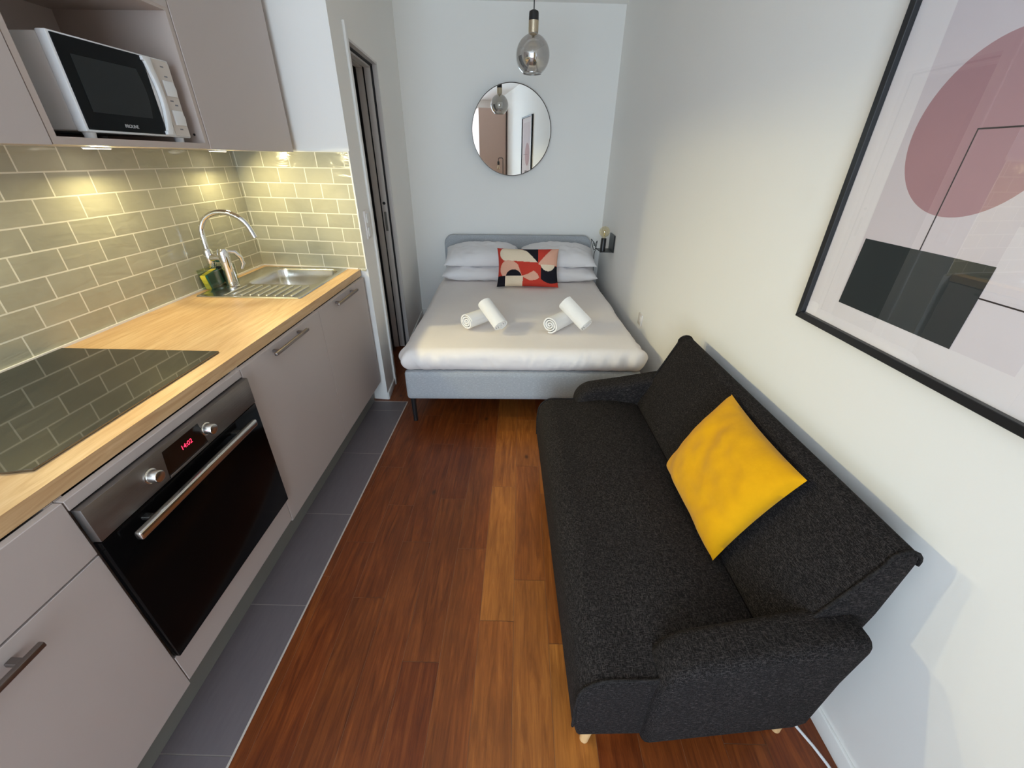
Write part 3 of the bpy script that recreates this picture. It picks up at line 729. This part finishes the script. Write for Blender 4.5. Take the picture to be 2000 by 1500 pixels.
# mattress under a tucked white sheet
def sheet_disp(p, n):
    d = .004*fbm(p, 2.2, 3)
    side = 1-abs(n.z)
    foot = math.exp(-max(0, p.y)/.22)
    sk = p.x-.55*p.z*(1 if p.x > .72 else -1)
    wr = noise.noise(Vector((sk*34, p.y*5, p.z*5)))+.5*noise.noise(Vector((sk*70+9, p.y*8, p.z*9)))
    d += .0050*foot*wr*(.25+.9*side)
    d += .012*side*fbm((p.x, p.y*1.0, p.z), 3.5, 6)
    cr = math.exp(-((p.x-BW)**2+p.y**2)/.05)+math.exp(-((p.x)**2+p.y**2)/.04)
    d += cr*(.012*math.sin(60*(p.x-p.y))*(side)+.018*side)
    return d
m = MB(); m.rbox((-.005, -.012, .3725), (BW+.008, BL-.065, .512), .062, .0115, sheet_disp)
MATT = obj('mattress', m, M['sheet'], smooth=60); MATT.location = BED.location; MATT.rotation_euler = BED.rotation_euler
tag(MATT, 'mattress wrapped in a smooth white sheet on the grey bed frame', 'mattress')
BM = Matrix.Translation(BED.location) @ Matrix.Rotation(R(1.6), 4, 'Z')

def pillow_mesh(W, H, T, nx=36, ny=28, seed=0, ear=.05, wr=.006, power=.42, colf=None, flat=1.):
    m = MB(); lay = m.bm.loops.layers.color.new('pattern') if colf else None
    def P(u, v, side):
        e = ear; fl_ = flat if side < 0 else 1.
        x = W/2*u*(1-e*(1-v*v)*abs(u)**3); y = H/2*v*(1-e*(1-u*u)*abs(v)**3)
        th = max(0., (1-u**4)*(1-v**4))**power * (1-.18*(u*u+v*v)/2)
        z = side*T/2*th*fl_
        q = Vector((x, y, z))
        z += side*wr*th*(.7*fbm((x, y, side), 6, seed)+.55*noise.noise(Vector((x*5+y*16+seed, x*14-y*5, side*3)))+.8*noise.noise(Vector((x*22+seed, y*8, side*3)))*(abs(u)**2+abs(v)**2)*.5)
        return (x, y, z)
    V = {}
    for side in (1, -1):
        for i in range(nx+1):
            for j in range(ny+1):
                bd = i in (0, nx) or j in (0, ny)
                key = (i, j, 0 if bd else side)
                if key not in V: V[key] = m.bm.verts.new(P(2*i/nx-1, 2*j/ny-1, 0 if bd else side))
        for i in range(nx):
            for j in range(ny):
                g_ = lambda a, b: V[(a, b, 0 if (a in (0, nx) or b in (0, ny)) else side)]
                q = [g_(i, j), g_(i+1, j), g_(i+1, j+1), g_(i, j+1)]
                if side < 0: q.reverse()
                f = m.bm.faces.new(q)
                if colf:
                    c_ = colf((i+.5)/nx, (j+.5)/ny)
                    for lp in f.loops: lp[lay] = c_
    return m
def place(o, mtx): o.matrix_world = mtx
PG = 'white pillows on the bed'
for name, x, y, z, tilt, W, H, T, yaw_, lab, sd in (
    ('pillow', .375, 1.730, .578, 2, .70, .50, .140, 1, 'white pillow lying flat on the doorway side of the bed, under another', 1),
    ('pillow', 1.085, 1.715, .578, 2, .70, .50, .140, -2, 'white pillow lying flat on the sofa side of the bed, under another', 2),
    ('pillow', .385, 1.755, .695, 9, .69, .46, .200, 3, 'plump white pillow leaning on the headboard, doorway side, topmost', 3),
    ('pillow', 1.085, 1.750, .697, 9, .69, .46, .200, -3, 'plump white pillow leaning on the headboard beside the black wall lamp', 4)):
    k = obj(name, pillow_mesh(W, H, T, 44, 34, seed=sd*3.3, wr=.021, ear=.03, power=.5 if sd < 3 else .62, flat=1. if sd < 3 else .45), M['pillow'], smooth=70)
    place(k, BM @ Matrix.Translation((x, y, z)) @ Matrix.Rotation(R(yaw_), 4, 'Z') @ Matrix.Rotation(R(tilt), 4, 'X')); tag(k, lab, 'pillow', PG)
CR, CB, CK, CP = [tuple(v/255 for v in c_)+(1,) for c_ in ((202, 66, 52), (236, 218, 192), (30, 28, 36), (230, 176, 152))]
def inpoly(x, y, P):
    r = False; n = len(P)
    for i in range(n):
        (x0, y0), (x1, y1) = P[i], P[(i+1) % n]
        if (y0 > y) != (y1 > y) and x < (x1-x0)*(y-y0)/(y1-y0)+x0: r = not r
    return r
def geo(u, v):
    x, y = 665+710*u, 400+430*(1-v)
    D = lambda cx, cy, r: (x-cx)**2+(y-cy)**2 < r*r
    c_ = CR
    if x > 960 and x < 1132 and y < 580 and (x-960)*.95 > (y-410)-25 : c_ = CK
    if inpoly(x, y, [(770, 402), (890, 400), (1000, 440), (1130, 578), (770, 556)]) or D(775, 480, 82): c_ = CB
    if inpoly(x, y, [(1312, 390), (1380, 390), (1380, 602), (1136, 602), (1136, 585)]): c_ = CP
    if x > 1165 and y > 605 and D(1285, 620, 178): c_ = CK
    if x > 1345 and y > 605 and y < 760: c_ = CK
    if y >= 598 and D(1250, 575, 92): c_ = CB
    if D(1010, 680, 155) and y > 575 and x > 900 and x < 1168: c_ = CR
    if D(790, 650, 97) or inpoly(x, y, [(790, 566), (850, 560), (905, 600), (950, 718), (790, 718)]): c_ = CP
    if D(855, 750, 96) and y < 722: c_ = CK
    if inpoly(x, y, [(955, 722), (1020, 700), (1085, 665), (1130, 700), (1150, 742), (1100, 768), (1040, 772), (980, 745)]): c_ = CP
    if y >= 724 and x < 762: c_ = CK
    if y >= 722 and 762 <= x < 962-(y-722)*.02: c_ = CB
    return c_
k = obj('cushion', pillow_mesh(.535, .335, .13, 150, 96, 9, .06, .005, .5, geo), M['geo'], smooth=70)
place(k, BM @ Matrix.Translation((.795, 1.400, .670)) @ Matrix.Rotation(R(-1), 4, 'Z') @ Matrix.Rotation(R(62), 4, 'X'))
tag(k, 'red, black and beige cushion of bold curved shapes propped on the bed pillows', 'cushion')

# rolled towels
def towel_roll(L, Rr, seed=0, turns=3.4):
    m = MB(); th = .0115; n = 96; rows = []
    for i in range(n+1):
        t_ = i/n; a = turns*2*math.pi*t_+seed; r = .006+(Rr-.006)*t_
        rows.append((a, r, th*(.8)))
    def ring(xpos, infl):
        o_, in_ = [], []
        for a, r, tt in rows:
            w_ = .0014*noise.noise(Vector((math.cos(a)*2+seed, math.sin(a)*2, xpos*9)))
            o_.append(m.bm.verts.new((xpos+.004*noise.noise(Vector((a, seed, xpos*3)))*infl, math.cos(a)*(r+w_), math.sin(a)*(r+w_)*.94)))
            in_.append(m.bm.verts.new((xpos+.004*noise.noise(Vector((a, seed, xpos*3)))*infl, math.cos(a)*(r-tt+w_), math.sin(a)*(r-tt+w_)*.94)))
        return o_, in_
    prev = None; ns = 12; first = None
    for j in range(ns+1):
        o_, in_ = ring(-L/2+L*j/ns, 1 if j in (0, ns) else .2)
        if j == 0: first = (o_, in_)
        if prev:
            for a_, b_ in ((prev[0], o_), (in_, prev[1])):
                for i in range(n): m.bm.faces.new((a_[i], a_[i+1], b_[i+1], b_[i]))
            m.bm.faces.new((prev[0][n], prev[1][n], in_[n], o_[n])); m.bm.faces.new((prev[0][0], o_[0], in_[0], prev[1][0]))
        prev = (o_, in_)
    for o_, in_ in (first, prev):
        for i in range(n): m.bm.faces.new((o_[i], o_[i+1], in_[i+1], in_[i]))
    bmesh.ops.recalc_face_normals(m.bm, faces=m.bm.faces[:])
    return m
def towel(end, other, lab, seed, Rr=.052):
    a, b = Vector(end), Vector(other); d = (b-a); L = d.length; x = d.normalized()
    y = Vector((0, 0, 1)).cross(x).normalized(); z = x.cross(y); c_ = (a+b)/2
    k = obj('rolled_towel', towel_roll(L, Rr, seed), M['towel'], smooth=50); k.matrix_world = basis(x, y, z, c_); tag(k, lab, 'towel', 'rolled towels on the bed')
TZ = .516
towel((-.335, 2.480, TZ+.056), (-.195, 2.655, TZ+.056), 'rolled white towel lying flat, spiral end out, in the pair nearer the doorway', .3, .058)
towel((-.112, 2.435, TZ+.052), (-.226, 2.560, TZ+.160), 'rolled white towel propped on its mate, in the pair nearer the doorway', 1.7, .055)
towel((.200, 2.450, TZ+.058), (.350, 2.650, TZ+.058), 'rolled white towel lying flat, spiral end out, in the pair nearer the sofa', 2.4, .060)
towel((.440, 2.468, TZ+.054), (.304, 2.585, TZ+.166), 'rolled white towel propped on its mate, in the pair nearer the sofa', 5.4, .058)

# ------------------------------------------------------------------ far wall: mirror, pendant lamp, wall lamp
MY = R(7.1)
mc = Vector((-.0925, 4.196, 1.708))
u = thing('mirror', 'round frameless mirror with a thin dark rim on the far wall', 'mirror', tuple(mc), (0, 0, MY), local=True)
m = MB(); rm = basis((1, 0, 0), (0, 0, 1), (0, -1, 0), (0, 0, 0))
m.lathe([(0, .012), (.343, .012)], n=96)
for v in m.bm.verts: v.co = rm @ v.co
bmesh.ops.recalc_face_normals(m.bm, faces=m.bm.faces[:]); obj('glass', m, M['mirror'], u)
m = MB(); m.lathe([(0, 0), (.347, 0), (.349, .003), (.349, .013), (.343, .0135), (.343, .0118)], n=96)
for v in m.bm.verts: v.co = rm @ v.co
bmesh.ops.recalc_face_normals(m.bm, faces=m.bm.faces[:]); obj('rim', m, plain('dark_bronze_rim', (.10, .085, .075, 1), .4, .8), u)
m = MB(); m.cyl((0, .0, .05), (0, .040, .05), .03, n=20); obj('hanger', m, M['black_metal'], u)

px_, py_ = .052, 2.95
u = thing('pendant_lamp', 'smoked glass globe pendant lamp hanging on a black cord', 'pendant lamp', (px_, py_, 1.93))
m = MB(); m.cyl((px_, py_, 2.205), (px_, py_, ZC-.02), .0032, n=10); obj('cord', m, M['black_plastic'], u)
m = MB(); m.lathe([(0, ZC-.03), (.045, ZC-.028), (.05, ZC-.02), (.05, ZC-.001), (0, ZC-.001)], (px_, py_, 0), 32); obj('ceiling_rose', m, M['black_plastic'], u)
m = MB(); m.lathe([(0, 2.214), (.014, 2.213), (.025, 2.207), (.0265, 2.200), (.0275, 2.168), (0, 2.168)], (px_, py_, 0), 32); obj('cap', m, M['black_plastic'], u)
m = MB(); m.lathe([(0, 2.168), (.0280, 2.168), (.0275, 2.112), (.022, 2.105), (0, 2.105)], (px_, py_, 0), 32); obj('socket', m, M['brass'], u)
prof = [(.0265, 2.118)]
for i in range(0, 29):
    zz = 2.110-(2.110-1.936)*i/28
    hh = .0985 if zz > 2.016 else .0977
    prof.append((max(.0265, .0965*math.sqrt(max(0, 1-((zz-2.016)/hh)**2))), zz))
m = MB(); m.lathe(prof, (px_, py_, 0), 64); obj('lamp_shade', m, M['smoke'], u, smooth=80)
m = MB(); m.lathe([(.052, 1.938), (.0535, 1.936), (.0535, 1.931), (.050, 1.930), (.050, 1.936)], (px_, py_, 0), 48); obj('shade_rim', m, M['smoke'], u)
m = MB(); m.lathe([(.010, 2.105), (.012, 2.085), (.026, 2.06), (.030, 2.04), (.026, 2.018), (.014, 2.008), (0, 2.006)], (px_, py_, 0), 28); obj('bulb', m, M['amber'], u, smooth=80)

lx, ly = .735, 3.78
u = thing('bedside_lamp', 'black wall lamp with bare round bulb on the corner by the headboard', 'wall lamp', (xr(ly), ly, .78))
xw_ = xr(ly)
m = MB(); m.box((xw_-.012, ly-.075, .782), (xw_-.0005, ly+.115, .925), .002, 1); obj('wall_plate', m, M['black_metal'], u)
m = MB(); m.box((lx-.028, ly-.060, .782), (xw_-.011, ly+.10, .789), .0015, 1); obj('tray', m, M['black_metal'], u)
m = MB(); m.lathe([(0, .789), (.0225, .789), (.0225, .893), (.020, .897), (0, .897)], (lx, ly-.03, 0), 28); obj('lamp_holder', m, M['black_metal'], u)
m = MB(); m.lathe([(.013, .897), (.0145, .910)]+[(.0455*math.sin(R(a)), .951-.0455*math.cos(R(a))) for a in range(22, 181, 10)], (lx, ly-.03, 0), 32); bl = obj('bulb', m, M['amber'], u, smooth=80)
m = MB(); m.lathe([(0, .915), (.006, .916), (.008, .94), (.010, .956), (.004, .967), (0, .968)], (lx, ly-.03, 0), 16); obj('filament', m, plain('gold_filament', (.9, .78, .42, 1), .25, .9), bl)
m = MB(); rr = random.Random(5)
pts = [Vector((lx-.026, ly-.02, .787)), Vector((.69, ly+.03, .80)), Vector((.672, ly+.10, .845)), Vector((.69, ly+.15, .80)), Vector((.71, ly+.14, .845)), Vector((.70, ly+.12, .79)), Vector((.685, ly+.14, .77)), Vector((.672, ly+.24, .845)), Vector((.70, ly+.1, .79)), Vector((.712, ly+.24, .70)), Vector((.735, ly+.30, .45)), Vector((.74, ly+.32, .08))]
cat = []
for i in range(len(pts)-1):
    p0, p1, p2, p3 = pts[max(0, i-1)], pts[i], pts[i+1], pts[min(len(pts)-1, i+2)]
    for t_ in range(8):
        t = t_/8; cat.append(.5*((2*p1)+(p2-p0)*t+(2*p0-5*p1+4*p2-p3)*t*t+(3*p1-p0-3*p2+p3)*t**3))
cat.append(pts[-1]); m.tube(cat, .003, 8); obj('cord', m, M['black_plastic'], u)

sy_ = 2.74
u = thing('power_socket', 'small white socket low on the wall beside the bed', 'socket', (xr(sy_), sy_, .52))
m = MB(); m.box((xr(sy_)-.010, sy_-.04, .48), (xr(sy_)+.001, sy_+.04, .56), .003, 2); obj('plate', m, M['plug'], u)
m = MB(); m.cyl((xr(sy_)-.0095, sy_, .52), (xr(sy_)-.013, sy_, .52), .021, n=24); obj('insert', m, M['plug'], u)

# ------------------------------------------------------------------ framed print on the right wall
FY0, FY1, FZ0, FZ1 = .562, 1.264, 1.070, 2.085
FA = math.atan(.0345)
u = thing('framed_print', 'large black-framed abstract print of rose circle and dark rectangle', 'picture', (xr(FY1)-.002, FY1, FZ0), (0, 0, FA), local=True)
# local frame: x out of the wall is -x, y runs along the wall
L_ = FY1-FY0; H_ = FZ1-FZ0; fw = .020; fd = .026
def fb(y0, y1, z0, z1): 
    m = MB(); m.box((-fd, y0, z0), (0, y1, z1), .0015, 1); return m
m = MB()
m.prism([(0, 0), (-L_, 0), (-L_+fw, fw), (-fw, fw)], 'x', -fd, 0, .0012, 1); m.prism([(0, H_), (-L_, H_), (-L_+fw, H_-fw), (-fw, H_-fw)], 'x', -fd, 0, .0012, 1)
m.prism([(0, 0), (-fw, fw), (-fw, H_-fw), (0, H_)], 'x', -fd, 0, .0012, 1); m.prism([(-L_, 0), (-L_+fw, fw), (-L_+fw, H_-fw), (-L_, H_)], 'x', -fd, 0, .0012, 1)
obj('frame', m, M['frame'], u, smooth=0)
m = MB(); m.box((-.004, -L_+.005, .005), (-.0005, -.005, H_-.005)); obj('backing', m, M['frame'], u, smooth=0)
m = MB(); lvl = [-.0122]
def q(y, z): return (y-FY1, z-FZ0)
def flat(poly, mi):
    lvl[0] -= .00012
    m.poly([(lvl[0], a, b) for a, b in poly], mi)
flat([(-L_+.01, .01), (-.01, .01), (-.01, H_-.01), (-L_+.01, H_-.01)], 0)
flat([q(1.137, 1.156), q(.682, 1.156), q(.682, 2.0), q(1.150, 2.0)], 1)
flat([q(.81, 1.156), q(.682, 1.156), q(.682, 1.40), q(.81, 1.40)], 2)
flat([q(.960+.161*math.cos(2*math.pi*i/72), 1.560+.161*math.sin(2*math.pi*i/72)) for i in range(72)], 3)
flat([q(.975, 1.2645), q(.690, 1.2645), q(.690, 1.2675), q(.975, 1.2675)], 5)
flat([q(.9755, 1.2645), q(.9725, 1.2645), q(.9725, 1.5625), q(.9755, 1.5625)], 5)
flat([q(.9755, 1.5595), q(.690, 1.5595), q(.690, 1.5625), q(.9755, 1.5625)], 5)
flat([q(.693, 1.2645), q(.690, 1.2645), q(.690, 1.5625), q(.693, 1.5625)], 5)
flat([q(1.135, 1.156), q(.808, 1.156), q(.808, 1.327), q(1.131, 1.327)], 4)
bmesh.ops.recalc_face_normals(m.bm, faces=m.bm.faces[:])
obj('print', m, [M['paper'], M['tint'], M['tint2'], M['pink'], M['dkgreen'], M['ink']], u, smooth=0)
m = MB(); m.poly([(-.0175, -L_+.012, .012), (-.0175, -.012, .012), (-.0175, -.012, H_-.012), (-.0175, -L_+.012, H_-.012)]); obj('glass', m, mat_glass('picture_glass', (.985, .985, .985, 1), .085, .0, .8), u, smooth=0)

# ------------------------------------------------------------------ sofa
SR = R(2.3)
SOFA = thing('sofa', 'charcoal fabric two-seat sofa with sloping arms beside the white wall', 'sofa', (.158, .497, 0), (0, 0, SR), local=True)
SL = 1.335
def smooth_disp(a, sc): return lambda p, n: a*fbm(p, sc, 2)
# seat: profile in (x, z)
seat = [(.02, .145), (.50, .145), (.50, .415)]+[(.48-.30*i/6, .421+.018*math.sin(math.pi*i/6)) for i in range(7)]+arc(.085, .345, .077, 90, 172, 8)+[(.004, .30), (.006, .20)]
m = MB(); m.prism(seat, 'y', .0, SL-.035, .016, 3); obj('seat', m, M['sofa'], SOFA, smooth=50)
for yy in (.004, SL-.039):
    m = MB(); m.tube([(x, yy, z) for x, z in seat[3:]], .0042, 8); obj('piping', m, M['piping'], SOFA)
back = [(.505, .400)]+[(.505+.150*i/8, .425+.318*i/8-.006*math.sin(math.pi*i/8)) for i in range(9)]+arc(.688, .742, .036, 155, -10, 8)+[(.716, .56), (.690, .36), (.60, .27), (.53, .30)]
m = MB(); m.prism(back, 'y', .070, SL-.055, .016, 3); bk = obj('backrest', m, M['sofa'], SOFA, smooth=50)
for yy in (.074, SL-.059):
    m = MB(); m.tube([(x, yy, z) for x, z in back[1:19]], .0042, 8); obj('piping', m, M['piping'], bk)
armp = [(.190, .150), (.60, .166), (.640, .19), (.650, .40)]+arc(.632, .530, .036, -5, 80, 6)+[(.55, .549), (.42, .525)]+arc(.290, .405, .098, 96, 176, 8)+[(.186, .32)]
for y0, nm in ((-.026, 'armrest'), (SL-.084, 'armrest')):
    m = MB(); m.prism(armp, 'y', y0, y0+.110, .026, 4, mtx=Matrix(((1, 0, 0, 0), (.055, 1, 0, -.055*.19), (0, 0, 1, 0), (0, 0, 0, 1))) if y0 < .5 else None); obj('armrest', m, M['sofa'], SOFA, smooth=60)
m = MB(); m.box((.05, .05, .125), (.62, SL-.05, .16)); obj('base', m, M['black_plastic'], SOFA, smooth=0)
for x, y in ((.075, .055), (.635, .070), (.075, SL-.06), (.63, SL-.06)):
    m = MB(); m.rings([(x-.012 if x < .3 else x+.012, y-.006 if y < .5 else y+.006, 0), (x, y, .13)], [.013, .021], 18); obj('leg', m, M['leg_wood'], SOFA)
# mustard cushion
SM = Matrix.Translation(SOFA.location) @ Matrix.Rotation(SR, 4, 'Z')
k = obj('cushion', pillow_mesh(.428, .372, .15, 60, 56, 5, .045, .016, .5, None, .25), M['yellow'], smooth=70)
# corners in sofa coordinates: local x of cushion -> along -y of sofa, local y -> up the backrest
bx = Vector((0, -1, 0)); upv = Vector((.155, 0, .318)).normalized(); nv = bx.cross(upv)
ctr = Vector((.500, .533, .425))+upv*.180+nv*.030
place(k, SM @ Matrix.Translation(ctr) @ basis(bx, upv, nv, (0, 0, 0)) @ Matrix.Rotation(R(-2), 4, 'Z'))
tag(k, 'plain mustard yellow velvet cushion leaning on the charcoal sofa back', 'cushion')

# white cable on the floor by the wall
m = MB(); cp_ = [(.862, .60, .005), (.874, .575, .005), (.888, .545, .005), (.902, .505, .005), (.914, .455, .005), (.920, .38, .005), (.922, .25, .005), (.925, .0, .005), (.93, -.5, .005)]
m.tube(cp_, .0042, 10); k = obj('power_cable', m, M['cable'], loc=(.9, .4, 0)); tag(k, 'white cable lying on the floor along the wall, behind the sofa end', 'cable')

# floor lamp in the back corner, seen only in the mirror
u = thing('floor_lamp', 'thin black bent floor lamp with hanging bulb, seen in the round mirror', 'floor lamp', (.86, -.70, 0))
m = MB(); m.lathe([(0, 0), (.10, 0), (.10, .012), (.012, .02), (0, .02)], (.86, -.70, 0), 32); obj('base', m, M['black_metal'], u)
m = MB(); m.tube([(.86, -.70, .01), (.86, -.70, 1.485), (.855, -.70, 1.50), (.84, -.70, 1.506), (.79, -.70, 1.506), (.775, -.70, 1.50), (.770, -.70, 1.485), (.770, -.70, 1.44)], .007, 10); obj('pole', m, M['black_metal'], u)
m = MB(); m.cyl((.77, -.70, 1.385), (.77, -.70, 1.445), .022, n=20); obj('lamp_holder', m, M['black_metal'], u)
m = MB(); m.lathe([(.014, 1.387), (.03, 1.36), (.038, 1.335), (.03, 1.31), (0, 1.297)], (.77, -.70, 0), 24); obj('bulb', m, M['amber'], u, smooth=80)
